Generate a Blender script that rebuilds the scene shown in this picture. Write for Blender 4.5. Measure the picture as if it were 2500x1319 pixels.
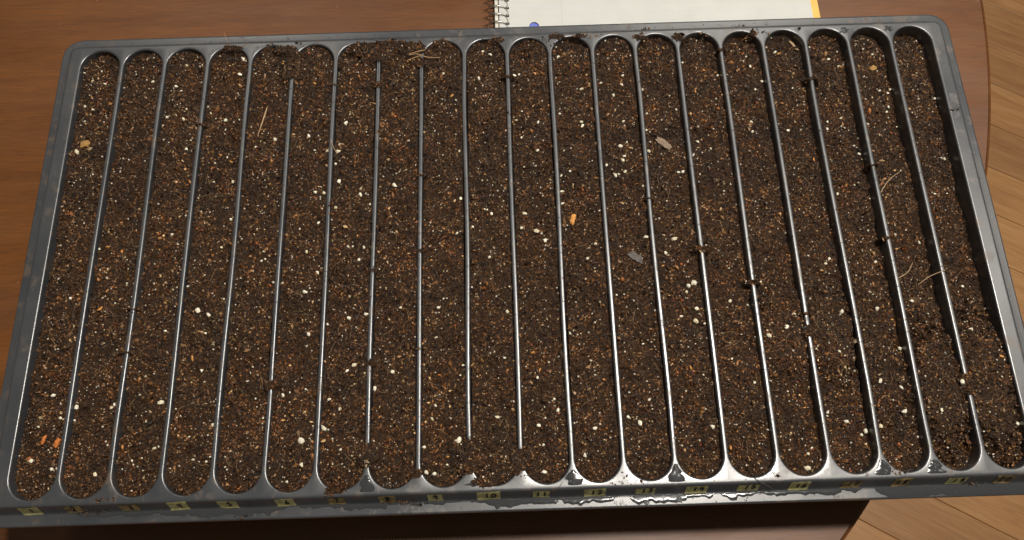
import bpy, bmesh, math, random
import numpy as np
from mathutils import Vector

for o in list(bpy.data.objects):
    bpy.data.objects.remove(o)
sc = bpy.context.scene
C = sc.collection
random.seed(7)
rng = np.random.default_rng(7)
DZ = 0.800                      # height of the tray's deck above the floor (m)
# ------------------------------------------------------------------ camera
cam = bpy.data.cameras.new('camera')
cam.sensor_width = 36.0
cam.lens = 27.07
cam.clip_start = 0.02
cam.clip_end = 60
co = bpy.data.objects.new('camera', cam)
C.objects.link(co)
co.location = (-0.0025, -0.1536, DZ + 0.3968)
co.rotation_euler = (math.radians(18.88), math.radians(0.43), math.radians(-1.78))
sc.camera = co
# ------------------------------------------------------------------ world: dim lamp-lit room
w = bpy.data.worlds.new('World')
sc.world = w
w.use_nodes = True
bg = w.node_tree.nodes['Background']
bg.inputs[0].default_value = (1.0, 0.90, 0.76, 1)
bg.inputs[1].default_value = 0.09
# ------------------------------------------------------------------ ceiling bulbs and added fill lights
def point(name, loc, power, r, col):
    l = bpy.data.lights.new(name, 'POINT')
    l.energy = power
    l.shadow_soft_size = r
    l.color = col
    o = bpy.data.objects.new(name, l)
    o.location = loc
    C.objects.link(o)
WARM = (1.0, 0.93, 0.84)
point('ceiling_bulb', (0.34, 0.25, DZ + 1.70), 63, 0.06, WARM)
point('ceiling_bulb', (0.55, 0.30, DZ + 1.70), 63, 0.06, WARM)
al = bpy.data.lights.new('deck_sheen_fill', 'AREA')  # added fill that silvers the far deck and dividers, no known fixture
al.shape = 'RECTANGLE'
al.size = 0.6
al.size_y = 0.25
al.energy = 5
al.color = WARM
ao = bpy.data.objects.new('deck_sheen_fill', al)
ao.location = (0.75, 1.42, DZ + 1.75)
ao.rotation_euler = (Vector((-0.1, 0.1, DZ)) - Vector(ao.location)).to_track_quat('-Z', 'Y').to_euler()
C.objects.link(ao)
a2 = bpy.data.lights.new('lip_sheen_fill', 'AREA')  # unseen light, added to put sheen on the right-hand lip
a2.shape = 'DISK'
a2.size = 0.4
a2.energy = 3.4
a2.color = WARM
a2o = bpy.data.objects.new('lip_sheen_fill', a2)
a2o.location = (1.45, 0.50, DZ + 1.75)
a2o.rotation_euler = (Vector((0.2, 0.0, DZ)) - Vector(a2o.location)).to_track_quat('-Z', 'Y').to_euler()
C.objects.link(a2o)
a3 = bpy.data.lights.new('table_haze_fill', 'AREA')  # weak extra source, added for haze on the table's left and lip sheen
a3.shape = 'DISK'
a3.size = 0.35
a3.energy = 2.8
a3.color = WARM
a3o = bpy.data.objects.new('table_haze_fill', a3)
a3o.location = (-0.80, 1.40, DZ + 1.75)
a3o.rotation_euler = (Vector((-0.2, 0.1, DZ)) - Vector(a3o.location)).to_track_quat('-Z', 'Y').to_euler()
C.objects.link(a3o)
# ------------------------------------------------------------------ view
sc.render.engine = 'CYCLES'
sc.view_settings.view_transform = 'Standard'
sc.view_settings.look = 'None'
sc.view_settings.exposure = 0.38
sc.view_settings.gamma = 1.0
sc.view_settings.use_curve_mapping = False

# ================================================================== helpers
def link(o, parent=None):
    C.objects.link(o)
    if parent is not None:
        o.parent = parent
    return o

def thing(name, label, cat, loc_mm=(0, 0, 0), group=None):
    o = bpy.data.objects.new(name, None)
    o.empty_display_size = 0.02
    o.location = (loc_mm[0] / 1000, loc_mm[1] / 1000, loc_mm[2] / 1000 + DZ)
    o['label'] = label
    o['category'] = cat
    if group:
        o['group'] = group
    return link(o)

def tag(o, label, cat, group=None, kind=None):
    o['label'] = label
    o['category'] = cat
    if group:
        o['group'] = group
    if kind:
        o['kind'] = kind
    return o

def wloc(parent):
    v = Vector((0, 0, 0))
    while parent is not None:
        v += parent.location
        parent = parent.parent
    return v

def mk(name, verts, faces, mat, parent=None, smooth=True, origin=None, col=None):
    """verts in mm, tray coordinates (deck plane z = 0) -> one mesh object"""
    V = np.asarray(verts, dtype=np.float64).reshape(-1, 3) / 1000.0
    V[:, 2] += DZ
    if parent is None:
        og = Vector((V[:, 0].mean(), V[:, 1].mean(), V[:, 2].min())) if origin is None else Vector(origin)
    else:
        og = wloc(parent)
    V = V - np.array(og)
    me = bpy.data.meshes.new(name)
    if isinstance(faces, np.ndarray):
        n = len(faces)
        k = faces.shape[1]
        me.vertices.add(len(V))
        me.vertices.foreach_set('co', V.astype(np.float32).ravel())
        me.loops.add(n * k)
        me.loops.foreach_set('vertex_index', faces.astype(np.int32).ravel())
        me.polygons.add(n)
        me.polygons.foreach_set('loop_start', np.arange(0, n * k, k, dtype=np.int32))
        me.polygons.foreach_set('use_smooth', np.full(n, smooth))
        me.update(calc_edges=True)
        me.validate()
    else:
        me.from_pydata(V.tolist(), [], faces)
        me.polygons.foreach_set('use_smooth', [smooth] * len(me.polygons))
        me.update()
    if col is not None:
        a = me.color_attributes.new('Col', 'FLOAT_COLOR', 'POINT')
        c4 = np.ones((len(V), 4), np.float32)
        c4[:, :3] = col
        a.data.foreach_set('color', c4.ravel())
    me.materials.append(mat)
    o = bpy.data.objects.new(name, me)
    if parent is None:
        o.location = og
    return link(o, parent)

# ---- tileable-free value noise in numpy
class Noise:
    def __init__(s, seed):
        s.t = np.random.default_rng(seed).random((256, 256))
    def __call__(s, x, y):
        xi = np.floor(x).astype(int); yi = np.floor(y).astype(int)
        fx = x - xi; fy = y - yi
        fx = fx * fx * (3 - 2 * fx); fy = fy * fy * (3 - 2 * fy)
        g = lambda a, b: s.t[a % 256, b % 256]
        return ((g(xi, yi) * (1 - fx) + g(xi + 1, yi) * fx) * (1 - fy) +
                (g(xi, yi + 1) * (1 - fx) + g(xi + 1, yi + 1) * fx) * fy) * 2 - 1
N1, N2, N3 = Noise(1), Noise(2), Noise(3)

# ================================================================== materials
def newmat(name):
    m = bpy.data.materials.new(name)
    m.use_nodes = True
    nt = m.node_tree
    return m, nt, nt.nodes['Principled BSDF']

def nd(nt, t, **kw):
    n = nt.nodes.new(t)
    for k, v in kw.items():
        if k in n.inputs.keys() if isinstance(k, str) else False:
            n.inputs[k].default_value = v
        else:
            setattr(n, k, v)
    return n

def ramp(nt, src, stops):
    r = nt.nodes.new('ShaderNodeValToRGB')
    e = r.color_ramp.elements
    while len(e) < len(stops):
        e.new(0.5)
    for i, (p, c) in enumerate(stops):
        e[i].position = p
        e[i].color = (c[0], c[1], c[2], 1) if hasattr(c, '__len__') else (c, c, c, 1)
    nt.links.new(src, r.inputs[0])
    return r.outputs[0]

def noise(nt, vec, scale, detail=4, rough=0.55, dist=0):
    n = nt.nodes.new('ShaderNodeTexNoise')
    n.inputs['Scale'].default_value = scale
    n.inputs['Detail'].default_value = detail
    n.inputs['Roughness'].default_value = rough
    n.inputs['Distortion'].default_value = dist
    nt.links.new(vec, n.inputs['Vector'])
    return n.outputs['Fac']

def coords(nt, scale=(1, 1, 1), loc=None, rot=(0, 0, 0), randomize=False, kind='Object'):
    tc = nt.nodes.new('ShaderNodeTexCoord')
    mp = nt.nodes.new('ShaderNodeMapping')
    mp.inputs['Scale'].default_value = scale
    mp.inputs['Rotation'].default_value = rot
    src = tc.outputs[kind]
    if randomize:
        oi = nt.nodes.new('ShaderNodeObjectInfo')
        ml = nt.nodes.new('ShaderNodeMath'); ml.operation = 'MULTIPLY'; ml.inputs[1].default_value = 37.0
        nt.links.new(oi.outputs['Random'], ml.inputs[0])
        ad = nt.nodes.new('ShaderNodeVectorMath'); ad.operation = 'ADD'
        nt.links.new(src, ad.inputs[0]); nt.links.new(ml.outputs[0], ad.inputs[1])
        src = ad.outputs[0]
    nt.links.new(src, mp.inputs[0])
    return mp.outputs[0]

def mix(nt, fac, a, b, mode='MIX'):
    m = nt.nodes.new('ShaderNodeMix')
    m.data_type = 'RGBA'
    m.blend_type = mode
    for s, v in ((m.inputs[0], fac), (m.inputs[6], a), (m.inputs[7], b)):
        if hasattr(v, 'is_linked') or isinstance(v, bpy.types.NodeSocket):
            nt.links.new(v, s)
        elif hasattr(v, '__len__'):
            s.default_value = (*v, 1) if len(v) == 3 else v
        else:
            s.default_value = v
    return m.outputs[2]

def bump(nt, bsdf, h, strength, dist):
    b = nt.nodes.new('ShaderNodeBump')
    b.inputs['Strength'].default_value = strength
    b.inputs['Distance'].default_value = dist
    nt.links.new(h, b.inputs['Height'])
    nt.links.new(b.outputs[0], bsdf.inputs['Normal'])

def plastic():
    m, nt, p = newmat('dark_grey_plastic')
    v = coords(nt)
    big = noise(nt, v, 28, 5, 0.6)
    fine = noise(nt, v, 420, 4, 0.6)
    spot = noise(nt, v, 95, 3, 0.6)
    base = mix(nt, ramp(nt, big, [(0.35, 0.0), (0.68, 1.0)]), (0.027, 0.031, 0.037), (0.042, 0.045, 0.049))
    dust = ramp(nt, spot, [(0.57, 0.0), (0.70, 0.75)])
    c = mix(nt, dust, base, (0.070, 0.050, 0.034))
    sm = ramp(nt, noise(nt, coords(nt, scale=(1, .35, 1)), 230, 5, 0.7), [(0.60, 0.0), (0.68, 0.9)])
    c = mix(nt, sm, c, (0.035, 0.021, 0.012))
    nt.links.new(c, p.inputs['Base Color'])
    r = ramp(nt, big, [(0.30, 0.27), (0.70, 0.36)])
    r = mix(nt, dust, r, (0.55, 0.55, 0.55))
    r = mix(nt, sm, r, (0.7, 0.7, 0.7))
    nt.links.new(r, p.inputs['Roughness'])
    p.inputs['Specular IOR Level'].default_value = 0.9
    p.inputs['Coat Weight'].default_value = 0.4
    p.inputs['Coat Roughness'].default_value = 0.34
    bump(nt, p, fine, 0.06, 0.0003)
    return m

def wet_plastic():
    m, nt, p = newmat('water_on_plastic')
    v = coords(nt)
    p.inputs['Base Color'].default_value = (0.034, 0.036, 0.038, 1)
    p.inputs['Roughness'].default_value = 0.13
    p.inputs['IOR'].default_value = 1.33
    bump(nt, p, noise(nt, v, 200, 2), 0.10, 0.0006)
    return m

def water():
    m, nt, p = newmat('clear_water')
    p.inputs['Base Color'].default_value = (0.9, 0.95, 1, 1)
    p.inputs['Roughness'].default_value = 0.02
    p.inputs['IOR'].default_value = 1.33
    p.inputs['Transmission Weight'].default_value = 0.9
    return m

def soil_mat(name, bedding):
    m, nt, p = newmat(name)
    v = coords(nt)
    f = noise(nt, v, 900, 5, 0.7)
    b = noise(nt, v, 60, 4, 0.6)
    if bedding:
        c = ramp(nt, f, [(0.28, (0.006, 0.0027, 0.0009)), (0.5, (0.021, 0.0097, 0.0033)), (0.75, (0.070, 0.034, 0.0120))])
    else:
        at = nt.nodes.new('ShaderNodeAttribute'); at.attribute_name = 'Col'
        c = mix(nt, 1.0, at.outputs['Color'], ramp(nt, f, [(0.2, 0.75), (0.8, 1.25)]), 'MULTIPLY')
    tint = ramp(nt, b, [(0.32, (0.68, 0.66, 0.66)), (0.68, (1.28, 1.22, 1.15))])
    c = mix(nt, 1.0, c, tint, 'MULTIPLY')
    nt.links.new(c, p.inputs['Base Color'])
    p.inputs['Roughness'].default_value = 0.6 if bedding else 0.27
    p.inputs['Specular IOR Level'].default_value = 0.25 if bedding else 0.55
    bump(nt, p, f, 0.8, 0.0012)
    return m

def simple(name, col, rough, var=0.15, scale=300, spec=0.4, bmp=0.3, bd=0.0004, rand=False):
    m, nt, p = newmat(name)
    v = coords(nt, randomize=rand)
    f = noise(nt, v, scale, 4, 0.6)
    lo = tuple(max(0, x * (1 - var)) for x in col)
    hi = tuple(min(1, x * (1 + var)) for x in col)
    c = ramp(nt, f, [(0.3, lo), (0.7, hi)])
    if rand:
        oi = nt.nodes.new('ShaderNodeObjectInfo')
        c = mix(nt, 1.0, c, ramp(nt, oi.outputs['Random'], [(0.0, (0.80, 0.74, 0.60)), (0.5, (1, 1, 0.97)), (1.0, (1.06, 1.04, 1.0))]), 'MULTIPLY')
    nt.links.new(c, p.inputs['Base Color'])
    p.inputs['Roughness'].default_value = rough
    p.inputs['Specular IOR Level'].default_value = spec
    if bmp:
        bump(nt, p, f, bmp, bd)
    return m

def table_mat():
    m, nt, p = newmat('dark_stained_wood')
    v = coords(nt, scale=(1.0, 7.0, 7.0), rot=(0, 0, math.radians(8)))
    g1 = noise(nt, v, 9, 7, 0.62, 0.4)
    v2 = coords(nt, scale=(1.0, 16.0, 16.0), rot=(0, 0, math.radians(8)))
    g2 = noise(nt, v2, 70, 4, 0.6)
    cl = noise(nt, coords(nt), 5, 3, 0.5)
    c = ramp(nt, g1, [(0.25, (0.092, 0.0310, 0.0054)), (0.5, (0.118, 0.0415, 0.0073)), (0.76, (0.146, 0.0535, 0.0102))])
    c = mix(nt, 1.0, c, ramp(nt, g2, [(0.3, 0.76), (0.7, 1.12)]), 'MULTIPLY')
    c = mix(nt, 1.0, c, ramp(nt, cl, [(0.3, (0.78, 0.72, 0.66)), (0.7, (1.16, 1.14, 1.12))]), 'MULTIPLY')
    sp = noise(nt, coords(nt), 520, 1, 0.4)
    c = mix(nt, ramp(nt, sp, [(0.80, 0.0), (0.84, 0.5)]), c, (0.45, 0.36, 0.26))
    nt.links.new(c, p.inputs['Base Color'])
    rr = noise(nt, coords(nt, scale=(1, 3, 1)), 16, 5, 0.6)
    nt.links.new(ramp(nt, rr, [(0.3, 0.34), (0.7, 0.50)]), p.inputs['Roughness'])
    p.inputs['Specular IOR Level'].default_value = 0.5
    bump(nt, p, g2, 0.12, 0.0003)
    return m

def floor_mat():
    m, nt, p = newmat('oak_floor_plank')
    v = coords(nt, scale=(2.2, 26, 26), randomize=True)
    g1 = noise(nt, v, 2.4, 8, 0.65, 0.8)
    v2 = coords(nt, scale=(4, 60, 60), randomize=True)
    g2 = noise(nt, v2, 6, 4, 0.6, 0.3)
    oi = nt.nodes.new('ShaderNodeObjectInfo')
    c = ramp(nt, g1, [(0.24, (0.25, 0.120, 0.044)), (0.40, (0.33, 0.170, 0.066)), (0.58, (0.40, 0.215, 0.088)), (0.80, (0.48, 0.285, 0.135))])
    c = mix(nt, 1.0, c, ramp(nt, g2, [(0.3, 0.82), (0.7, 1.08)]), 'MULTIPLY')
    c = mix(nt, 1.0, c, ramp(nt, oi.outputs['Random'], [(0.0, (0.78, 0.74, 0.76)), (0.5, (1, 0.97, 0.93)), (1.0, (1.16, 1.13, 1.06))]), 'MULTIPLY')
    nt.links.new(c, p.inputs['Base Color'])
    nt.links.new(ramp(nt, g2, [(0.3, 0.42), (0.7, 0.34)]), p.inputs['Roughness'])
    bump(nt, p, g2, 0.25, 0.0006)
    return m

def paper_mat():
    m, nt, p = newmat('ruled_paper')
    tc = nt.nodes.new('ShaderNodeTexCoord')
    sx = nt.nodes.new('ShaderNodeSeparateXYZ')
    nt.links.new(tc.outputs['Object'], sx.inputs[0])
    def mth(op, a, b=None):
        n = nt.nodes.new('ShaderNodeMath'); n.operation = op
        for i, q in enumerate((a, b)):
            if q is None: continue
            if isinstance(q, (int, float)): n.inputs[i].default_value = q
            else: nt.links.new(q, n.inputs[i])
        return n.outputs[0]
    fr = mth('FRACT', mth('DIVIDE', mth('ADD', sx.outputs['Y'], 0.0032), 0.0071))
    rule = mth('LESS_THAN', mth('ABSOLUTE', mth('SUBTRACT', fr, 0.5)), 0.035)
    marg = mth('LESS_THAN', mth('ABSOLUTE', mth('SUBTRACT', sx.outputs['X'], -0.0660)), 0.00032)
    f = noise(nt, tc.outputs['Object'], 60, 4)
    c = ramp(nt, f, [(0.3, (0.48, 0.49, 0.465)), (0.7, (0.52, 0.53, 0.505))])
    c = mix(nt, mth('MULTIPLY', rule, 0.32), c, (0.42, 0.47, 0.56))
    c = mix(nt, mth('MULTIPLY', marg, 0.35), c, (0.42, 0.36, 0.38))
    nt.links.new(c, p.inputs['Base Color'])
    p.inputs['Roughness'].default_value = 0.75
    p.inputs['Specular IOR Level'].default_value = 0.2
    return m

PLASTIC = plastic()
WETP = wet_plastic()
WATER = water()
BED = soil_mat('peat_soil', True)
CRUMB = soil_mat('peat_crumbs', False)
PERL = simple('perlite', (0.72, 0.68, 0.56), 0.75, 0.10, 900, 0.3, 0.4, 0.0003, rand=True)
GRIT = simple('perlite_grit', (0.62, 0.55, 0.43), 0.75, 0.25, 400, 0.3, 0)
BARK = simple('bark', (0.15, 0.065, 0.025), 0.7, 0.45, 700, 0.3, 0.6, 0.0005, rand=True)
ORANGE = simple('orange_bark', (0.52, 0.24, 0.06), 0.7, 0.25, 600, 0.3, 0.5, 0.0005)
GREYW = simple('weathered_wood', (0.21, 0.155, 0.11), 0.8, 0.35, 900, 0.3, 0.8, 0.0006)
GREYF = simple('grey_bark', (0.065, 0.052, 0.046), 0.5, 0.5, 900, 0.5, 0.8, 0.0006)
FIBRE = simple('root_fibre', (0.30, 0.19, 0.09), 0.6, 0.3, 300, 0.4, 0)
STRAW = simple('dry_straw', (0.40, 0.27, 0.15), 0.6, 0.25, 500, 0.4, 0)
TAPE = simple('masking_tape', (0.29, 0.27, 0.125), 0.6, 0.40, 350, 0.3, 0.2)
MUDDY = simple('muddy_tape', (0.17, 0.125, 0.055), 0.7, 0.85, 260, 0.3, 0.3)
INK = simple('marker_ink', (0.008, 0.010, 0.012), 0.5, 0.1, 300, 0.3, 0)
TABLE = table_mat()
TABLEB = simple('dark_wood_base', (0.075, 0.028, 0.009), 0.5, 0.25, 40)
FLOOR = floor_mat()
GAP = simple('floor_gap', (0.05, 0.022, 0.008), 0.9, 0.2, 50)
PAPER = paper_mat()
EDGEP = simple('page_edges', (0.56, 0.545, 0.48), 0.8, 0.15, 900, 0.2, 0)
BLUE = simple('blue_divider', (0.115, 0.150, 0.48), 0.6, 0.12, 200, 0.3, 0)
YELLOW = simple('yellow_cover', (0.66, 0.42, 0.11), 0.6, 0.06, 200, 0.3, 0)
WIRE, _nt, _p = newmat('coil_wire')
_p.inputs['Base Color'].default_value = (0.62, 0.58, 0.52, 1)
_p.inputs['Metallic'].default_value = 1.0
_p.inputs['Roughness'].default_value = 0.32

# ================================================================== floor
TBL = -64.0                     # table top, below the deck plane (mm)
FLR = -800.0
W_PL, OFF = 81.4, 202.5
pl_dir = np.array([math.cos(math.radians(-30)), math.sin(math.radians(-30))])
pl_nrm = np.array([0.5, math.sqrt(3) / 2])
fx = [(-2600, -2600), (2900, -2600), (2900, 2900), (-2600, 2900)]
floor = mk('floor', [(x, y, FLR - 6) for x, y in fx], [(0, 1, 2, 3)], GAP, smooth=False)
floor['kind'] = 'structure'
def plank_mesh(L):
    bm = bmesh.new()
    h, wd, ln, b = 6.0, W_PL / 2 - 0.35, L / 2 - 0.35, 0.9
    ring = lambda k, z: [bm.verts.new((sx * (ln - k) / 1000, sy * (wd - k) / 1000, z / 1000)) for sx, sy in ((-1, -1), (1, -1), (1, 1), (-1, 1))]
    r0, r1, r2 = ring(0, -h), ring(0, -b * 0.7), ring(b, 0)
    for a, c in ((r0, r1), (r1, r2)):
        for i in range(4):
            bm.faces.new((a[i], a[(i + 1) % 4], c[(i + 1) % 4], c[i]))
    bm.faces.new(r2)
    bm.faces.new(r0[::-1])
    me = bpy.data.meshes.new('plank')
    bm.to_mesh(me); bm.free()
    me.materials.append(FLOOR)
    return me
PM = {L: plank_mesh(L) for L in (1240, 1560, 1880)}
fl = wloc(floor)
for r in range(-20, 22):
    v = OFF + W_PL * (r + 0.5)
    u = -1500 + random.uniform(-1500, 0)
    while u < 2000:
        L = random.choice((1240, 1560, 1880))
        c = pl_dir * (u + L / 2) + pl_nrm * v
        if math.hypot(c[0] - 200, c[1]) < 2100:
            o = bpy.data.objects.new('plank', PM[L])
            o.location = Vector((c[0] / 1000, c[1] / 1000, DZ + FLR / 1000)) - fl
            o.rotation_euler = (0, 0, math.radians(-30) + (math.pi if random.random() < .5 else 0))
            link(o, floor)
        u += L

# ================================================================== table
TC = (-262.6, 251.0)
TR = 607.0
def lathe(prof, c, n=160):
    V, F = [], []
    for r, z in prof:
        for k in range(n):
            a = 2 * math.pi * k / n
            V.append((c[0] + r * math.cos(a), c[1] + r * math.sin(a), z))
    for i in range(len(prof) - 1):
        for k in range(n):
            F.append((i * n + k, (i + 1) * n + k, (i + 1) * n + (k + 1) % n, i * n + (k + 1) % n))
    F.append(tuple(range(n))[::-1])
    F.append(tuple((len(prof) - 1) * n + k for k in range(n)))
    return V, F
tb = thing('round_table', 'round dark brown stained wooden table under the seed tray', 'table', (TC[0], TC[1], FLR))
T = TBL
V, F = lathe([(540, T - 30), (TR - 16, T - 30), (TR - 12, T - 27), (TR - 6, T - 16), (TR - 1.5, T - 5), (TR - .3, T - 2.2), (TR, T - 1.3), (TR - .3, T - .5), (TR - 1.1, T - 0.1), (TR - 2.2, T)], TC, 240)
top = mk('table_top', V, F, TABLE, tb)
top.data.polygons[len(F) - 1].use_smooth = False
mk('apron', *lathe([(470, T - 95), (480, T - 95), (480, T - 30.5), (470, T - 30.5)], TC, 96), TABLEB, tb)
mk('pedestal', *lathe([(95, FLR + 60), (95, FLR + 120), (60, FLR + 220), (52, FLR + 380), (75, FLR + 520), (62, FLR + 600), (120, T - 31)], TC, 48), TABLEB, tb)
for k in range(4):
    a = math.pi / 4 + k * math.pi / 2
    d = np.array([math.cos(a), math.sin(a)]); q = np.array([-d[1], d[0]])
    V, F = [], []
    for s, hh, zc, wd in ((60, 60, 130, 32), (180, 50, 95, 30), (300, 38, 55, 28), (400, 30, 16, 30), (430, 24, 13, 26)):
        for e, g in ((-1, -1), (1, -1), (1, 1), (-1, 1)):
            p = np.array(TC) + d * s + q * e * wd
            V.append((p[0], p[1], FLR + max(0.5, zc + g * hh / 2)))
    for i in range(4):
        for j in range(4):
            F.append((i * 4 + j, i * 4 + (j + 1) % 4, i * 4 + 4 + (j + 1) % 4, i * 4 + 4 + j))
    F += [(3, 2, 1, 0), (16, 17, 18, 19)]
    mk('foot', V, F, TABLEB, tb, smooth=False)

# ================================================================== seed tray
PIT, HL = 25.8, 130.6
A = 11.55                      # half width of a furrow opening
FR = 0.95                      # edge rounding
YC = HL - A
RX, RY = 258.0, 132.0
rng_w = np.random.default_rng(3)
WOB = [[(rng_w.uniform(-.35, .35), rng_w.uniform(.008, .022), rng_w.uniform(0, 6.3)) for _ in range(3)] for k in range(21)]
for k in (0, 20):
    WOB[k] = [(0, 0, 0)]
def wob(k, y):
    win = np.clip((116 - np.abs(y)) / 25, 0, 1)
    return win * sum(a * np.sin(f * y * 2 + p) for a, f, p in WOB[k])
def warp(i, x, y):
    """sideways bend of the thin dividers; x relative to the furrow centre"""
    t = np.clip(x / 12.9, -1, 1)
    return x + wob(i, y) * (1 + t) / 2 + wob(i - 1, y) * (1 - t) / 2

tray = thing('seed_tray', 'dark grey plastic seed tray with twenty long soil-filled furrows', 'seed tray', (0, 0, TBL))
NS, NA = 40, 18
CA = math.atan2(RY - YC, 12.9)      # the tile's corners must be hit exactly
ARC = sorted(list(np.linspace(0, math.pi, NA + 1)[1:-1]) + [CA, math.pi - CA])
def tile_loops(i):
    """plan points around a furrow: (x, y, nx, ny, kind)"""
    pts = []
    ys = np.linspace(-YC, YC, NS + 1)
    for y in ys:
        pts.append((A, y, 1, 0, 'R'))
    for t in ARC:
        pts.append((A * math.cos(t), YC + A * math.sin(t), math.cos(t), math.sin(t), 'E'))
    for y in ys[::-1]:
        pts.append((-A, y, -1, 0, 'L'))
    for t in [math.pi + q for q in ARC]:
        pts.append((A * math.cos(t), -YC + A * math.sin(t), math.cos(t), math.sin(t), 'E'))
    return pts
deckV, deckF = [], []
ribV = {k: [] for k in range(1, 20)}; ribF = {k: [] for k in range(1, 20)}
def addface(Vl, Fl, cache, vs, keys):
    idx = []
    for v, key in zip(vs, keys):
        if key not in cache:
            cache[key] = len(Vl); Vl.append(v)
        idx.append(cache[key])
    Fl.append(tuple(idx))
for i in range(1, 21):
    xc = (i - 10.5) * PIT
    P = tile_loops(i)
    n = len(P)
    loops = []
    L0 = []
    for x, y, nx, ny, kd in P:                 # tile border
        if kd == 'R': L0.append((12.9, y, 0.0))
        elif kd == 'L': L0.append((-12.9, y, 0.0))
        else:
            s = min(12.9 / max(abs(nx), 1e-6), (RY - YC) / max(abs(ny), 1e-6))
            L0.append((nx * s, math.copysign(YC, y) + ny * s, 0.0))
    loops.append(L0)
    for t in np.linspace(0, math.pi / 2, 6):   # rounded edge
        d = FR * (1 - math.sin(t)); z = -FR * (1 - math.cos(t))
        loops.append([(x + nx * d, y + ny * d, z) for x, y, nx, ny, kd in P])
    for d, z in ((-0.35, -6), (-0.9, -16), (-2.6, -50), (-4.0, -61), (-6.0, -63.2)):
        loops.append([(x + nx * d, y + ny * d, z) for x, y, nx, ny, kd in P])
    WL = [[(xc + float(warp(i, np.float64(p[0]), np.float64(p[1]))), p[1], p[2]) for p in L] for L in loops]
    cr, cl, cd, cf = {}, {}, {}, {}
    fV, fF = [], []
    for a in range(len(WL) - 1):
        for k in range(n):
            k2 = (k + 1) % n
            ids = ((a, k), (a + 1, k), (a + 1, k2), (a, k2))
            vs = [WL[q][r] for q, r in ids]
            side = P[k][4] if P[k][4] == P[k2][4] else 'E'
            if a >= 6:
                addface(fV, fF, cf, vs, ids)
            elif side == 'R' and i < 20:
                addface(ribV[i], ribF[i], cr, vs, ids)
            elif side == 'L' and i > 1:
                addface(ribV[i - 1], ribF[i - 1], cl, vs, ids)
            else:
                addface(deckV, deckF, cd, vs, ids)
    fF.append(tuple(cf[(len(WL) - 1, k)] for k in range(n)))
    mk('furrow', fV, fF, PLASTIC, tray)
mk('deck', deckV, deckF, PLASTIC, tray)
for k in range(1, 20):
    mk('divider_rib', ribV[k], ribF[k], PLASTIC, tray)
# rim: skirt that steps down to a flat outer lip
def rrect(hx, hy, r, n=8, m=24):
    pts = []
    cs = ((hx - r, hy - r, 0), (-(hx - r), hy - r, 90), (-(hx - r), -(hy - r), 180), (hx - r, -(hy - r), 270))
    for q, (cx, cy, a0) in enumerate(cs):
        for j in range(n + 1):
            a = math.radians(a0 + 90 * j / n)
            pts.append((cx + r * math.cos(a), cy + r * math.sin(a)))
        nx, ny, na = cs[(q + 1) % 4]
        a = math.radians(a0 + 90); b = math.radians(na)
        p0 = (cx + r * math.cos(a), cy + r * math.sin(a)); p1 = (nx + r * math.cos(b), ny + r * math.sin(b))
        for j in range(1, m):
            t = j / m
            pts.append((p0[0] + (p1[0] - p0[0]) * t, p0[1] + (p1[1] - p0[1]) * t))
    return pts
PROF = [(0, 0), (0.7, 0.0), (1.3, -0.18), (1.7, -0.6), (1.95, -1.2), (4.1, -6.9), (4.5, -7.6), (5.1, -8.05), (6.0, -8.2), (9.8, -7.85), (10.5, -7.95), (10.9, -8.5), (11.0, -10.2)]
def rimz(x, y):      # slow sag of the long soft edge
    return 0.35 * math.sin(x * 0.011 + 1) * (1 if y < 0 else 0.5)
skirt_loops = [[(max(-RX, min(RX, x)), max(-RY, min(RY, y)), 0.0) for x, y in rrect(263, 132.2, 3)]]
def spread(d):       # the far and short sides have a gentler skirt
    return float(np.interp(d, [0, 1.95, 4.1, 5.1, 6.0, 9.8, 11.0], [0, 1.95, 6.3, 7.2, 7.9, 11.4, 12.9])) - d
def shape(x, y, d):
    e = spread(d)
    fy = max(0, min(1, (y - 118) / 14))
    fx_ = .2 * max(0, min(1, (abs(x) - 250) / 12)) * max(0, min(1, (y + 130) / 12))
    return (x + math.copysign(e * fx_, x), y + e * fy)
for d, z in PROF:
    skirt_loops.append([(*shape(x, y, d), z + rimz(x, y) * max(0, min(1, (d - 4) / 6))) for x, y in rrect(263 + d, 132.2 + d, 3 + .8 * d)])
def strip(loops):
    n = len(loops[0]); V = [p for L in loops for p in L]; F = []
    for a in range(len(loops) - 1):
        for k in range(n):
            F.append((a * n + k, a * n + (k + 1) % n, (a + 1) * n + (k + 1) % n, (a + 1) * n + k))
    return V, F
mk('skirt', *strip(skirt_loops[:9]), PLASTIC, tray)
lip = mk('outer_lip', *strip(skirt_loops[8:]), PLASTIC, tray)

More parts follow.
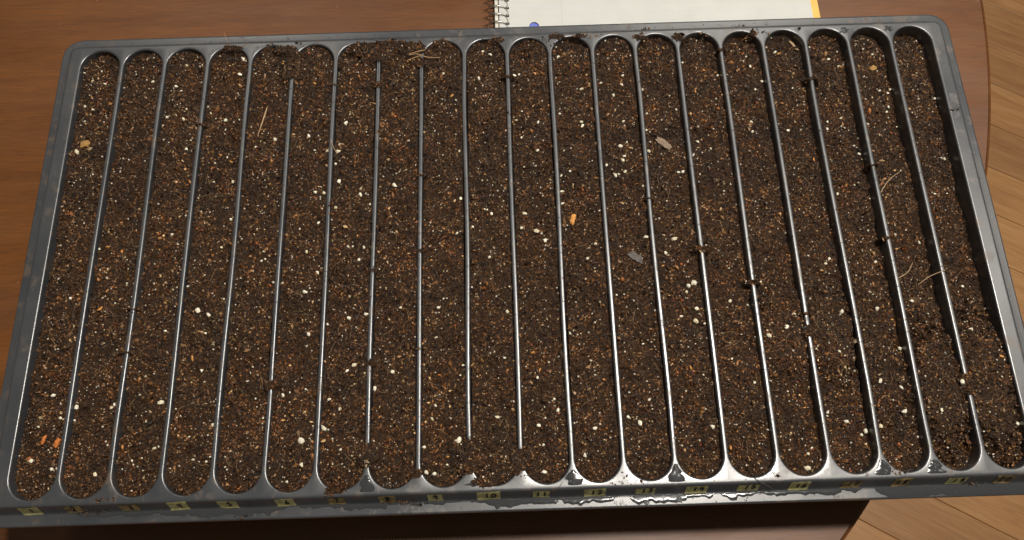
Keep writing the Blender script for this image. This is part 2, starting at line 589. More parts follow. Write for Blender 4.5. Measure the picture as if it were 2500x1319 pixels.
# tape tags with the furrow numbers, stuck on the sloping front skirt
def skirt_pt(x, s, off=0.0):
    """point on the front skirt; s = arc distance from the deck edge"""
    pr = PROF
    acc = 0
    for (d0, z0), (d1, z1) in zip(pr, pr[1:]):
        l = math.hypot(d1 - d0, z1 - z0)
        if s <= acc + l:
            t = (s - acc) / l
            nx, nz = (z0 - z1) / l, (d1 - d0) / l
            return (x, -(132.2 + d0 + (d1 - d0) * t) - nx * off, z0 + (z1 - z0) * t + nz * off)
        acc += l
    return (x, -143, -6)
DIG = {'0': [[(.5, 1), (.15, .8), (.05, .45), (.25, .08), (.6, .02), (.9, .3), (.9, .7), (.5, 1)]],
       '1': [[(.5, 1), (.48, 0)]],
       '2': [[(.1, .8), (.4, 1), (.8, .85), (.75, .55), (.1, .05), (.9, .05)]],
       '3': [[(.1, .95), (.8, .9), (.45, .55), (.85, .35), (.6, .03), (.1, .1)]],
       '4': [[(.25, 1), (.15, .45), (.9, .48)], [(.75, 1), (.72, 0)]],
       '5': [[(.85, 1), (.25, .97), (.2, .6), (.7, .6), (.85, .3), (.5, .02), (.1, .1)]],
       '6': [[(.7, 1), (.25, .6), (.15, .2), (.5, .02), (.85, .2), (.7, .48), (.2, .35)]],
       '7': [[(.1, .97), (.9, .97), (.4, 0)]],
       '8': [[(.8, .85), (.4, 1), (.2, .75), (.8, .35), (.6, .02), (.2, .2), (.8, .8)]],
       '9': [[(.8, .75), (.4, .6), (.2, .85), (.6, 1), (.82, .8), (.75, 0)]]}
TX = [-245.7, -224.0, -196.2, -171.7, -147.0, -118.3, -92.8, -67.3, -43.4, -16.6, 9.7, 36.6, 61.9, 87.6, 113.5, 139.1, 165.1, 190.3, 218.0, 242.0]
TW = [10.2, 9.0, 9.6, 9.8, 9.6, 9.4, 8.6, 8.4, 7.4, 11.8, 8.4, 10.8, 9.8, 11.0, 10.8, 9.8, 10.0, 8.6, 9.8, 9.0]
for i in range(20):
    r2 = random.Random(i + 40)
    s0, s1 = 1.7 + r2.uniform(-.3, 1.2), 9.6 + r2.uniform(-.4, .6)
    sk = r2.uniform(-.3, .3)
    V, F = [], []
    nu, nv = 6, 10
    for a in range(nu + 1):
        for b in range(nv + 1):
            u = a / nu - .5
            s = s0 + (s1 - s0) * b / nv + sk * u * 1.5 + 0.12 * r2.uniform(-1, 1) * (b in (0, nv))
            V.append(skirt_pt(TX[i] + u * TW[i] + 0.15 * r2.uniform(-1, 1) * (a in (0, nu)), s, 0.14 + 0.06 * r2.random()))
    for a in range(nu):
        for b in range(nv):
            k = a * (nv + 1) + b
            F.append((k, k + 1, k + nv + 2, k + nv + 1))
    tape = mk('tape_label', V, F, MUDDY if i + 1 in (2, 3, 7, 8, 17, 18, 20) else TAPE, tray)
    tape['label'] = ('mud-smeared' if i + 1 in (2, 3, 7, 8, 17, 18, 20) else 'cream') + ' masking tape tag handwritten %d' % (i + 1)
    txt = str(i + 1)
    V, F = [], []
    dw, gap = 2.2, 1.1
    wtot = len(txt) * dw + (len(txt) - 1) * gap
    for j, ch in enumerate(txt):
        x0 = TX[i] - wtot / 2 + j * (dw + gap) + (0.9 if TW[i] > 9 else 0.2)
        for st in DIG[ch]:
            pts = []
            for (ax, ay), (bx, by) in zip(st, st[1:]):
                for t in np.linspace(0, 1, 5)[:-1]:
                    pts.append((ax + (bx - ax) * t, ay + (by - ay) * t))
            pts.append(st[-1])
            base = len(V)
            for k, (px, py) in enumerate(pts):
                qx, qy = pts[min(k + 1, len(pts) - 1)]; ox, oy = pts[max(k - 1, 0)]
                tx, ty = (qx - ox) * dw, (qy - oy) * 4.4
                l = math.hypot(tx, ty) or 1
                for e in (-1, 1):
                    V.append(skirt_pt(x0 + px * dw - e * ty / l * 0.42, 3.0 + (1 - py) * 4.4 - e * tx / l * 0.42, 0.34))
            for k in range(len(pts) - 1):
                F.append((base + 2 * k, base + 2 * k + 1, base + 2 * k + 3, base + 2 * k + 2))
    mk('handwritten_number', V, F, INK, tape)

# ================================================================== soil
LEVEL = [-4.2, -3.0, -2.7, -2.3, -1.9, -1.8, -1.4, -1.4, -1.5, -1.7, -2.3, -2.7, -3.0, -3.7, -4.3, -5.0, -5.8, -6.6, -7.6, -8.2]
# heaps that spill over a divider or the deck: x, y, rx, ry, top
HEAP = [(-77.4, 123.5, 9, 8, 1.3), (-70, 128.0, 9, 4.5, 1.3), (-88, 127, 8, 4.5, 1.1), (-77.4, 101.5, 4, 2.6, 1.0),
        (-51.6, 115.5, 6, 4.0, 1.2), (-56, 125, 7, 5.5, 1.3), (-129, 117, 6, 11.5, 1.5), (-135, 128, 6, 3.5, 1.2), (-40, 129, 5, 3, .9),
        (-167, 130, 7, 2.6, .9), (-77.4, -114, 5, 6.5, 1.2), (-25.8, -117, 5, 11, 1.2), (-18, -128.5, 8, 3.4, 1.0), (0, -119, 5, 6.5, 1.2),
        (-93, -131, 5.5, 2.6, 1.0), (-53, -123.5, 4, 3, 1.3), (219, -88, 14, 30, -3.0), (245, -88, 14, 35, -3.0), (232.2, -88, 5, 8, .8), (142, -57, 13, 22, -3.2), (167, -57, 13, 22, -3.2), (154.8, -57, 4, 4.8, 0.7), (129, -29.3, 4, 1.8, .9),
        (103.2, -9.5, 4, 2.2, .7), (-129, -76.5, 4, 2.8, .9), (-77.4, -67, 4, 2.0, .9), (154.8, -48, 3, 1.2, .7), (-206.4, -57, 4, 1.2, .7),
        (-206.4, -33, 3, 1.0, .7), (-5, 130, 6, 2.4, .7), (30, 131, 6, 2.2, .8), (-103.2, 102, 3, 1.0, .7), (0, 104, 4, 1.3, .8), (129, 118, 3, 2, .7),
        (-180.6, 78, 3, 1.0, .7), (-51.6, 41, 3, 1.0, .7), (-51.6, -5, 3, 1.6, .8), (-51.6, -60, 3, .9, .6), (77.4, 22, 3, .9, .6), (206.4, -6, 3.5, 1.3, .9),
        (180.6, 96, 4, 2.0, .8), (206.4, 38, 3, 1.2, .8), (104, 128, 5, 4.5, .9), (80, 128.5, 5, 3, .8), (150, 129, 4, 3, .9), (44, 131, 5, 2, .8)]
def soil_h(x, y, i, rough=True):
    base = LEVEL[i - 1] + 1.15 * N1(x / 17 + 3, y / 21) + 0.75 * N2(x / 5, y / 5)
    xc = (i - 10.5) * PIT
    if i >= 16:                 # slumped away from one wall of the emptier furrows
        base = base - 0.9 * np.clip((x - xc) / 11, -1, 1) * (i - 15) / 5
    if rough:
        base = base + 0.72 * N3(x / 2.4, y / 2.4) + 0.34 * N1(x / 1.1, y / 1.1)
    h = base
    for hx, hy, rx, ry, tp in HEAP:
        if abs(hx - xc) > 30: continue
        d = ((x - hx) / rx) ** 2 + ((y - hy) / ry) ** 2
        d = np.sqrt(d) + 0.20 * N2(x / 2.2 + 9, y / 2.2) + 0.08 * N3(x / .9, y / .9)
        k = np.clip((1.42 - d) / 0.72, 0, 1)
        k = k * k * (3 - 2 * k)
        h = np.maximum(h, base * (1 - k) + (tp * .48 + 0.25 * N3(x / 1.7, y / 1.7)) * k)
    return np.minimum(h, 2.2)
def inside(x, y, i, m=0.0):
    """inside the furrow opening (plan), m = margin"""
    xc = (i - 10.5) * PIT
    dx = np.abs(x - xc)
    a = A - m
    return np.where(np.abs(y) <= YC, dx <= a, dx ** 2 + (np.abs(y) - YC) ** 2 <= a * a)

OCT = np.array([(1, 0, 0), (-1, 0, 0), (0, 1, 0), (0, -1, 0), (0, 0, 1), (0, 0, -1)], float)
OCF = np.array([(0, 2, 4), (2, 1, 4), (1, 3, 4), (3, 0, 4), (2, 0, 5), (1, 2, 5), (3, 1, 5), (0, 3, 5)])
def quats(n, r):
    q = r.normal(size=(n, 4)); q /= np.linalg.norm(q, axis=1)[:, None]
    a, b, c, d = q.T
    return np.stack([np.stack([1 - 2 * (c * c + d * d), 2 * (b * c - a * d), 2 * (b * d + a * c)], -1),
                     np.stack([2 * (b * c + a * d), 1 - 2 * (b * b + d * d), 2 * (c * d - a * b)], -1),
                     np.stack([2 * (b * d - a * c), 2 * (c * d + a * b), 1 - 2 * (b * b + c * c)], -1)], 1)
def crumbs(pos, size, r, flat=(1, .75, .6), jit=.25):
    n = len(pos)
    v = OCT[None] * np.array(flat) * (1 + r.uniform(-jit, jit, (n, 6, 1))) * size[:, None, None]
    v = np.einsum('nij,nkj->nki', quats(n, r), v) + pos[:, None, :]
    f = (OCF[None] + (np.arange(n) * 6)[:, None, None]).reshape(-1, 3)
    return v.reshape(-1, 3), f
PAL = np.array([(.012, .0053, .0018), (.033, .0148, .0049), (.074, .0335, .0107), (.125, .059, .019), (.20, .102, .035), (.32, .19, .085), (.52, .39, .22), (.28, .10, .030)])
PAL = PAL * np.array([1.12, 1.05, 1.0])
PW = np.array([.20, .27, .25, .14, .075, .036, .017, .010]); PW /= PW.sum()

WORDS = 'zero one two three four five six seven eight nine ten eleven twelve thirteen fourteen fifteen sixteen seventeen eighteen nineteen twenty'.split()
ORD = ['', 'first', 'second', 'third', 'fourth', 'fifth', 'sixth', 'seventh', 'eighth', 'ninth']
def row_label(i):
    if 10 <= i <= 16:
        return 'row of dark potting soil in the furrow at the tape tag marked %s' % WORDS[i]
    if i < 10:
        return 'row of dark potting soil, %s furrow before the tape tag marked ten' % ORD[10 - i]
    return 'row of dark potting soil, %s furrow after the tape tag marked sixteen' % ORD[i - 16]
ROW = {}
for i in range(1, 21):
    r = np.random.default_rng(100 + i)
    xc = (i - 10.5) * PIT
    root = thing('soil_row', row_label(i), 'potting soil', (xc, 0, -62.0), 'soil rows in the seed tray')
    ROW[i] = root
    # bed surface
    gx = np.arange(-12.9, 12.91, 0.86); gy = np.arange(-134, 134.01, 0.9)
    X, Y = np.meshgrid(gx + xc, gy, indexing='ij')
    Hh = soil_h(X, Y, i)
    ok = inside(X, Y, i, -0.4) | ((Hh > 0.05) & (np.abs(Y) < 133))
    nx, ny = X.shape
    idx = np.arange(nx * ny).reshape(nx, ny)
    q = np.stack([idx[:-1, :-1], idx[1:, :-1], idx[1:, 1:], idx[:-1, 1:]], -1).reshape(-1, 4)
    q = q[ok.ravel()[q].all(1)]
    used = np.unique(q); remap = -np.ones(nx * ny, int); remap[used] = np.arange(len(used))
    V = np.stack([X.ravel(), Y.ravel(), Hh.ravel()], 1)[used]
    mk('soil_bed', V, remap[q], BED, root, smooth=False)
    # crumbs
    n = 11500
    x = xc + r.uniform(-12.9, 12.9, n); y = r.uniform(-133, 133, n)
    h = soil_h(x, y, i)
    k = inside(x, y, i, 0.35) | ((h > 0.1))
    x, y, h = x[k], y[k], h[k]
    n = len(x)
    sz = np.clip(np.exp(r.normal(-0.86, 0.46, n)), .18, 1.7)
    V, F = crumbs(np.stack([x, y, h + sz * .12 + r.uniform(-.1, .35, n)], 1), sz, r, (1.15, .7, .55), .35)
    ci = r.choice(len(PAL), n, p=PW)
    clump = 0.5 + 0.5 * N1(x / 7 + 40, y / 9)
    cc = PAL[ci] * (0.75 + 0.5 * r.random((n, 1))) * (0.52 + 0.85 * clump[:, None])
    hue = N2(x / 11 + 70, y / 13 + 20) + .6 * N3(x / 4 + 9, y / 4)
    hue = np.clip(hue, -.6, 1)[:, None]
    cc = cc * (1 + hue * np.array([.18, .05, -.10]))
    o = mk('soil_crumbs', V, F, CRUMB, root, smooth=False, col=np.repeat(cc, 6, 0))
    o['kind'] = 'stuff'
    # fine perlite grit
    n = 180
    x = xc + r.uniform(-10.8, 10.8, n); y = r.uniform(-129, 129, n)
    k = inside(x, y, i, 0.7); x, y = x[k], y[k]; n = len(x)
    sz = np.clip(np.exp(r.normal(-0.95, 0.35, n)), .2, .75)
    V, F = crumbs(np.stack([x, y, soil_h(x, y, i) + sz * .5 + .15], 1), sz, r, (1, .85, .8), .2)
    o = mk('perlite_grit', V, F, GRIT, root, smooth=False)
    o['kind'] = 'stuff'
    # root fibres
    V, F = [], []
    for j in range(70):
        x0 = xc + r.uniform(-9.5, 9.5); y0 = r.uniform(-124, 124)
        a = r.uniform(0, 6.28); cu = r.uniform(-.25, .25); L = r.uniform(2.5, 8); rad = r.uniform(.05, .11)
        px, py = x0, y0
        seg = 6
        ring = []
        for s in range(seg + 1):
            lim = inside(np.array([px]), np.array([py]), i, .6)[0]
            if not lim: break
            z = float(soil_h(np.array([px]), np.array([py]), i)[0]) + .45 + .25 * math.sin(s * 1.3 + j)
            nxp, nyp = -math.sin(a), math.cos(a)
            b = len(V)
            V += [(px + nxp * rad, py + nyp * rad, z), (px - nxp * rad, py - nyp * rad, z), (px, py, z + rad * 1.6)]
            ring.append(b)
            px += math.cos(a) * L / seg; py += math.sin(a) * L / seg; a += cu
        for b0, b1 in zip(ring, ring[1:]):
            for e in range(3):
                F.append((b0 + e, b0 + (e + 1) % 3, b1 + (e + 1) % 3, b1 + e))
    o = mk('root_fibres', V, F, FIBRE, root)
    o['kind'] = 'stuff'

def place(name, me, x, y, z, s, parent, rot):
    o = bpy.data.objects.new(name, me)
    o.location = Vector((x / 1000, y / 1000, z / 1000 + DZ)) - (wloc(parent) if parent else Vector((0, 0, 0)))
    o.scale = s if hasattr(s, '__len__') else (s, s, s)
    o.rotation_euler = rot
    return link(o, parent)
def blob(name, seed, flat, mat, sub=1, jit=.3):
    r = random.Random(seed)
    bm = bmesh.new()
    bmesh.ops.create_icosphere(bm, subdivisions=sub, radius=0.0005)
    for v in bm.verts:
        k = 1 + r.uniform(-jit, jit)
        v.co = Vector((v.co.x * flat[0] * k, v.co.y * flat[1] * k, v.co.z * flat[2] * k))
    me = bpy.data.meshes.new(name)
    bm.to_mesh(me); bm.free()
    me.materials.append(mat)
    return me
PMESH = [blob('perlite_granule', s, (random.uniform(.95, 1.2), random.uniform(.72, .95), .75), PERL) for s in range(14)]
BITS = [tuple(map(float, b.split(','))) for b in (
    "-245.0,118.2,1.5;-257.4,117.4,1.2;-241.6,109.1,2.0;-212.5,109.2,1.8;-198.3,105.4,1.8;-193.7,120.1,2.0;-160.5,111.5,2.3;-159.1,122.1,2.4;-252.2,95.1,1.8;-247.2,92.4,1.8;-190.7,90.2,1.9;-201.9,85.1,1.9;-191.4,83.1,1.8;-252.3,64.6,2.6;-136.5,67.4,2.6;-177.9,91.0,1.3;-175.6,86.2,1.3;-230.1,105.6,1.3;-187.5,63.0,2.0;-38.4,107.5,1.8;-17.3,104.2,2.4;-10.1,120.9,2.0;4.2,106.3,2.2;6.8,106.5,1.6;30.9,118.4,1.9;43.7,95.2,2.2;67.7,97.7,1.8;69.0,104.4,1.5;62.4,90.7,1.8;79.5,94.5,2.2;15.7,55.2,1.8;80.1,53.2,2.3;105.8,50.9,2.0;29.9,79.7,1.9;42.3,73.4,1.8;7.7,80.9,1.3;4.2,74.8,1.5;-31.0,89.4,1.3;-14.6,123.0,1.6;163.0,118.3,2.4;201.5,118.3,1.3;223.1,116.4,1.6;252.8,127.5,1.5;195.3,113.0,1.9;200.2,107.6,1.6;146.5,108.7,2.3;152.2,97.7,1.9;147.5,92.7,1.8;222.9,91.1,2.0;227.6,89.4,1.9;255.8,85.0,2.2;226.2,79.8,1.9;224.9,77.1,1.9;187.5,70.3,1.6;186.8,65.8,2.2;163.8,65.4,1.9;141.9,64.4,1.9;142.4,71.3,1.9;211.6,68.5,1.8;252.6,44.8,2.3;202.6,48.7,1.9;237.5,108.9,1.2;-28.8,26.2,2.4;-11.6,16.3,2.1;6.9,15.8,2.5;4.9,7.2,2.3;13.1,5.1,2.9;17.7,-0.9,2.6;45.5,-3.3,1.9;28.5,21.6,1.9;-31.1,4.9,2.1;-13.5,-9.8,2.3;-22.4,8.6,1.6;54.9,44.2,1.9;79.6,67.3,1.6;65.7,50.2,1.8;64.4,47.1,2.1;65.3,40.0,2.3;59.5,37.6,2.1;61.4,38.5,1.5;95.9,39.0,1.8;98.4,39.5,2.0;109.1,59.1,1.9;116.3,54.0,1.5;108.3,38.1,1.2;82.0,59.8,1.1;-243.1,-77.9,2.1;-230.0,-84.6,2.9;-210.9,-85.5,2.2;-186.1,-83.6,3.4;-249.0,-111.1,2.7;-237.5,-115.6,1.9;-185.8,-107.0,2.1;-214.1,-119.0,2.1;-165.8,-113.2,1.9;-237.7,-89.7,1.7;-111.1,-105.7,4.0;-99.9,-99.8,3.4;-98.0,-85.1,2.1;-92.4,-90.2,2.0;-91.0,-110.7,1.7;-48.7,-110.8,2.2;-31.0,-108.2,2.9;-47.4,-123.2,2.5;-43.4,-124.2,2.4;-11.2,-96.9,2.4;-122.0,-82.1,2.0;-42.9,-89.9,1.7;61.8,-102.0,2.6;9.7,-101.7,2.1;20.0,-94.2,2.1;18.4,-88.4,1.9;38.2,-104.2,2.2;32.5,-117.2,2.4;98.8,-105.1,2.6;67.9,-90.1,2.0;11.7,-124.7,2.5;144.5,-127.0,3.5;145.9,-120.0,2.1;168.1,-104.4,2.6;177.6,-109.5,2.5;199.4,-100.1,3.1;186.3,-107.2,2.6;255.3,-108.1,2.5;159.5,-99.2,2.0;175.4,-111.3,2.0;216.3,-100.7,2.1;226.9,-6.7,2.1;195.4,-44.7,2.4;215.3,-40.7,2.1;206.1,-67.0,2.3;190.3,-83.8,2.6;200.5,-87.6,2.3;200.0,-17.7,2.0;240.9,-58.8,2.3;228.8,-86.7,3.0;214.6,-1.5,1.7;-99.4,58.2,2.7;-95.5,76.0,2.4;-66.5,35.9,2.8;-97.8,38.8,2.7;-85.5,30.0,2.3;-111.4,32.8,2.4;-106.5,32.5,2.2;-158.4,40.7,2.2;-158.2,18.3,2.0;-147.3,62.5,1.4;-113.2,60.3,1.5;-170.0,41.9,1.8;-91.2,-1.1,1.8;-82.3,-2.0,1.8;-189.9,9.9,1.8;-185.7,3.8,1.6;-162.2,1.7,1.7;-114.5,-2.7,1.9;-171.0,-34.8,3.3;-164.7,-37.7,2.4;-113.6,-26.5,2.5;-107.6,-15.3,2.3;-89.1,-42.2,2.5;-85.5,-67.5,2.4;-65.3,-71.6,2.8;-74.5,-79.9,2.3;-110.9,-49.3,2.2;-166.3,-67.4,2.2;-178.6,-20.8,1.7;-89.1,-70.5,1.8;-188.1,-45.2,1.8;-61.9,-36.8,1.8;-100.5,-44.9,1.6;89.6,-1.5,3.2;97.6,-27.3,3.3;94.3,-29.2,2.5;96.3,-49.1,3.0;116.0,-38.5,2.3;97.3,-42.2,2.4;88.9,-46.0,1.9;133.7,-58.9,2.7;143.5,-54.3,2.4;171.7,-18.3,1.9;173.9,-15.6,1.9;83.9,-9.4,2.2;93.0,-32.6,2.0;132.6,-29.3,1.9;148.6,-47.2,1.7;73.7,-0.3,2.3;169.3,-68.3,1.6").split(';')]
r = np.random.default_rng(55)
while len(BITS) < 300:
    BITS.append((r.uniform(-256, 256), r.uniform(-126, 126), float(np.clip(np.exp(r.normal(.35, .25)), 1.0, 2.3))))
for bx, by, bs in BITS:
    i = int(np.clip(round(bx / PIT + 10.5), 1, 20))
    xc = (i - 10.5) * PIT
    lx = max(-10.2, min(10.2, bx - xc))
    if not inside(np.array([xc + lx]), np.array([by]), i, .9)[0]:
        continue
    z = float(soil_h(np.array([xc + lx]), np.array([by]), i)[0])
    place('perlite_granule', random.choice(PMESH), xc + lx, by, z + bs * .18 + .2, bs * random.uniform(.95, 1.1), ROW[i],
          (random.uniform(-.4, .4), random.uniform(-.4, .4), random.uniform(0, 6.28)))
# bark flecks in the mix
BMESH = [blob('bark_chip', 50 + s, (random.uniform(1.5, 2.3), random.uniform(.6, .95), .38), m_, 1, .3) for s in range(8) for m_ in ((BARK,) if s < 5 else (ORANGE,))]
for i in range(1, 21):
    for j in range(13):
        x = (i - 10.5) * PIT + r.uniform(-9.5, 9.5); y = r.uniform(-124, 124)
        if not inside(np.array([x]), np.array([y]), i, 1.5)[0]: continue
        z = float(soil_h(np.array([x]), np.array([y]), i)[0])
        s = r.uniform(.8, 1.7)
        place('bark_chip', BMESH[int(r.choice(8, p=[.18, .18, .18, .18, .16, .04, .04, .04]))], x, y, z + .4, s, ROW[i], (r.uniform(-.3, .3), r.uniform(-.3, .3), r.uniform(0, 6.28)))

# ---- larger pieces lying on the soil, each a thing of its own
def chip(name, x, y, L, Wd, Ht, ang, mat, label, cat, seed, zoff=0.0, nseg=8):
    rr = random.Random(seed)
    i = int(np.clip(round(x / PIT + 10.5), 1, 20))
    z = float(soil_h(np.array([x]), np.array([y]), i, False)[0]) + .35 + zoff
    ca, sa = math.cos(math.radians(ang)), math.sin(math.radians(ang))
    V, F = [], []
    sec = [(-.5, -.3), (.5, -.35), (.52, .25), (.1, .55), (-.45, .35)]
    for k in range(nseg + 1):
        t = k / nseg - .5
        e = 1 - .35 * (abs(t) * 2) ** 3
        sh = rr.uniform(-.06, .06) * Wd
        for a, b in sec:
            u = t * L + rr.uniform(-.05, .05) * L * (2.6 if k in (0, nseg) else .6)
            v = a * Wd * e * rr.uniform(.78, 1.15) + sh
            V.append((x + u * ca - v * sa, y + u * sa + v * ca, z + (b + .3) * Ht * e * rr.uniform(.85, 1.15)))
    m = len(sec)
    for k in range(nseg):
        for e in range(m):
            F.append((k * m + e, k * m + (e + 1) % m, (k + 1) * m + (e + 1) % m, (k + 1) * m + e))
    F.append(tuple(range(m))[::-1]); F.append(tuple(nseg * m + e for e in range(m)))
    return tag(mk(name, V, F, mat, smooth=False), label, cat)
chip('wood_chip', 33.7, 11.5, 6.4, 2.7, 1.6, 72, ORANGE, 'bright orange oblong bark chip lying on the soil at tag twelve', 'wood chip', 1, .4)
chip('wood_chip', 89.1, 58.0, 9.6, 4.0, 1.5, -38, GREYW, 'pale grey weathered wood splinter lying on the soil at tag fourteen', 'wood chip', 2, .3)
chip('wood_chip', 66.7, -11.6, 9.0, 4.2, 1.2, -38, GREYF, 'dark grey fibrous bark flake pressed into the soil at tag thirteen', 'wood chip', 3, .1)
chip('wood_chip', -248.5, 69.8, 5.0, 4.2, 2.0, 25, simple('tan_bark', (.30, .17, .05), .75, .3, 600), 'chunky tan bark lump in the end furrow, eight before tag nine', 'wood chip', 4)
chip('wood_chip', -236.8, -102.6, 4.6, 2.6, 1.4, 65, simple('rust_bark', (.42, .13, .025), .75, .25, 600), 'rusty orange bark piece touching the divider near tag one', 'wood chip', 5, .9)
chip('wood_chip', -244.4, -100.7, 4.4, 1.8, 1.2, 75, bpy.data.materials['rust_bark'], 'slim rusty bark sliver on bare soil near tag one', 'wood chip', 6, .2)
chip('wood_chip', 174.5, 124.0, 4.6, 1.4, 1.2, -60, STRAW, 'short cream stick of wood at the rounded end of the furrow after tag sixteen', 'wood chip', 7, .4)
chip('wood_chip', 221.5, 106.3, 4.2, 3.2, 1.2, 20, bpy.data.materials['tan_bark'], 'squarish tan bark chip on soil, third furrow after tag sixteen', 'wood chip', 8, .2)

def tube(paths, rad, n=5):
    V, F = [], []
    for pts in paths:
        P = [Vector(p) for p in pts]
        Q = []
        for k in range(len(P) - 1):       # catmull-rom
            p0, p1, p2, p3 = P[max(k - 1, 0)], P[k], P[k + 1], P[min(k + 2, len(P) - 1)]
            for t in np.linspace(0, 1, 6)[:-1]:
                Q.append(.5 * ((2 * p1) + (-p0 + p2) * t + (2 * p0 - 5 * p1 + 4 * p2 - p3) * t * t + (-p0 + 3 * p1 - 3 * p2 + p3) * t ** 3))
        Q.append(P[-1])
        b0 = len(V)
        for k, c in enumerate(Q):
            tn = (Q[min(k + 1, len(Q) - 1)] - Q[max(k - 1, 0)]).normalized()
            up = Vector((0, 0, 1)) if abs(tn.z) < .9 else Vector((1, 0, 0))
            s = tn.cross(up).normalized(); u = s.cross(tn)
            rr = rad * (.55 + .45 * math.sin(math.pi * min(1, .15 + k / len(Q))))
            for e in range(n):
                a = 2 * math.pi * e / n
                V.append(tuple(c + s * (math.cos(a) * rr) + u * (math.sin(a) * rr)))
        for k in range(len(Q) - 1):
            for e in range(n):
                F.append((b0 + k * n + e, b0 + k * n + (e + 1) % n, b0 + (k + 1) * n + (e + 1) % n, b0 + (k + 1) * n + e))
    return V, F
tag(mk('root_strand', *tube([[(-58.6, 119.3, 2.6), (-53.7, 119.6, 2.9), (-47.5, 117.5, 2.4), (-40.1, 117.9, 1.2)], [(-58.7, 119.9, 2.6), (-53.7, 121.2, 3.0), (-48.8, 122.9, 2.2)], [(-59.5, 116.0, 2.2), (-53.2, 118.2, 2.6), (-50.5, 118.6, 2.4)]], .32), FIBRE),
    'forked tan root strand draped over a divider at its rounded end', 'root')
tag(mk('dry_stem', *tube([[(-142.4, 88.4, -.6), (-144.2, 79.7, -.5), (-146.6, 70.3, -.9)]], .42), STRAW), 'straight pale dry stem lying along a soil row', 'stem')
HAIRS = [([(205.6, 17.6, -4), (213.5, 28.8, -2.0), (223.8, 36.2, -4)], 'long fine curved root arching over the soil near a divider'),
         ([(206.9, -29.8, -.2), (214.4, -25.4, -2.2), (219.0, -19.6, -4)], 'curved root fibre hooked against a divider and rising from soil'),
         ([(219.4, -32.4, -4), (225.7, -28.4, -2), (233.4, -25.9, .6)], 'straight root fibre leaning up onto a divider'),
         ([(-103.6, 65.2, .5), (-101.9, 60.4, .55), (-99.8, 56.4, -.8)], 'short stiff pale root lying across a narrow divider')]
for p, l in HAIRS:
    tag(mk('root_strand', *tube([p], .24), STRAW), l, 'root')
r3 = random.Random(9)
for (x, y), (dx, dy), lb in (((-168.5, 133), (-6, 14), 'wispy root on the tray rim pointing at the bare table'), ((-29, 131), (6, 9), 'single root hair standing across the tray rim beside the notebook'),
                             ((115.5, -131), (10, -6), 'black root hair crossing the deck edge beside tag fifteen'), ((20.5, -130), (-7, -5), 'dark root hair crossing the deck edge beside tag eleven'), ((125.9, -129.7), (-5, 4.5), 'short dark root hair with a crumb on the deck after tag fifteen')):
    z0 = .3
    mid = (x + dx * .5 + r3.uniform(-1, 1), y + dy * .5 + r3.uniform(-1, 1), z0 + 1.0)
    z1 = -7.4 if abs(y + dy) > 137 else (-1.0 if abs(y + dy) > 134 else .3)
    tag(mk('root_strand', *tube([[(x, y, z0), mid, (x + dx, y + dy, z1)]], .16), FIBRE if y > 0 else GREYF), lb, 'root')

# ---- crumbs scattered on the plastic
SP = [(13.4, 130.9), (22.0, 129.7), (25.7, 128.1), (39.4, 131.0), (43.2, 131.0), (54.3, 130.4), (57.6, 130.9), (26.8, 125.2), (82.1, 131.3), (120.2, 130.1), (121.2, 128.0), (152.6, 131.0), (155.9, 129.3),
      (-168.2, 131.5), (-141.9, 131.0), (-144.2, 131.0), (-128.3, 131.2), (-124.6, 131), (-62.5, 131), (-56.3, 131.1), (-73.7, 131.3), (261.2, 73.1), (259.5, 71.8), (177.6, 131.0), (-14.1, 131.1),
      (-211.1, -131.6), (-207.1, -131.4), (-203.1, -130.7), (-205, -132), (52.6, -127.4), (58.5, -131.2), (53.3, -131.3), (47.4, -130), (46.2, -131.5), (34.1, -129.4), (126.9, -130.1), (190.9, -131.6), (188.0, -131.1), (186.2, -130.0),
      (-94.3, -131.0), (-89.2, -130.8), (26.0, -126.9), (3.5, -127.2)]
SPL = [(-214, -137.0, -5.3), (-208, -136.6, -5.0), (-220.9, -137.2, -5.6), (110.9, -140.7, -5.9), (-56.4, -136.9, -5.3), (-52.3, -138.4, -5.8), (-64.6, -136.6, -5.0), (-140.2, -141.5, -5.8), (121.7, -137.4, -5.6), (236, -137, -5.4), (228, -136.8, -5.2), (31.2, 139.1, -5.9), (85, 140, -5.9), (145, 140.5, -5.9)]
pos, sz = [], []
rs = np.random.default_rng(77)
for x, y in SP:
    for k in range(int(rs.integers(4, 13))):
        px, py = x + rs.normal(0, 1.3), np.clip(y + rs.normal(0, .7), -132.4, 132.4)
        s = float(np.clip(np.exp(rs.normal(-.85, .5)), .15, 1.3)); pos.append((px, py, s * .35)); sz.append(s)
for x, y, z in SPL:
    for k in range(int(rs.integers(6, 16))):
        s = float(np.clip(np.exp(rs.normal(-.9, .45)), .15, 1.1)); pos.append((x + rs.normal(0, 2.2), y + rs.normal(0, .5), z - 2.1 + s * .4)); sz.append(s)
for k in range(19):                                   # thin scatter along the divider tops
    for j in range(int(rs.integers(14, 30))):
        y = rs.uniform(-114, 114); s = float(np.clip(np.exp(rs.normal(-1.3, .4)), .13, .7))
        pos.append(((k - 9) * PIT + float(wob(k + 1, y)) + rs.normal(0, .65), y, s * .35)); sz.append(s)
for k in range(260):
    x = rs.uniform(-262, 262); sgn = 1 if rs.random() < .75 else -1
    d = rs.uniform(.4, 10); z = np.interp(d, [p[0] for p in PROF], [p[1] for p in PROF]); s = rs.uniform(.12, .38)
    pos.append((x, sgn * (132.2 + d), z + s * .3)); sz.append(s)
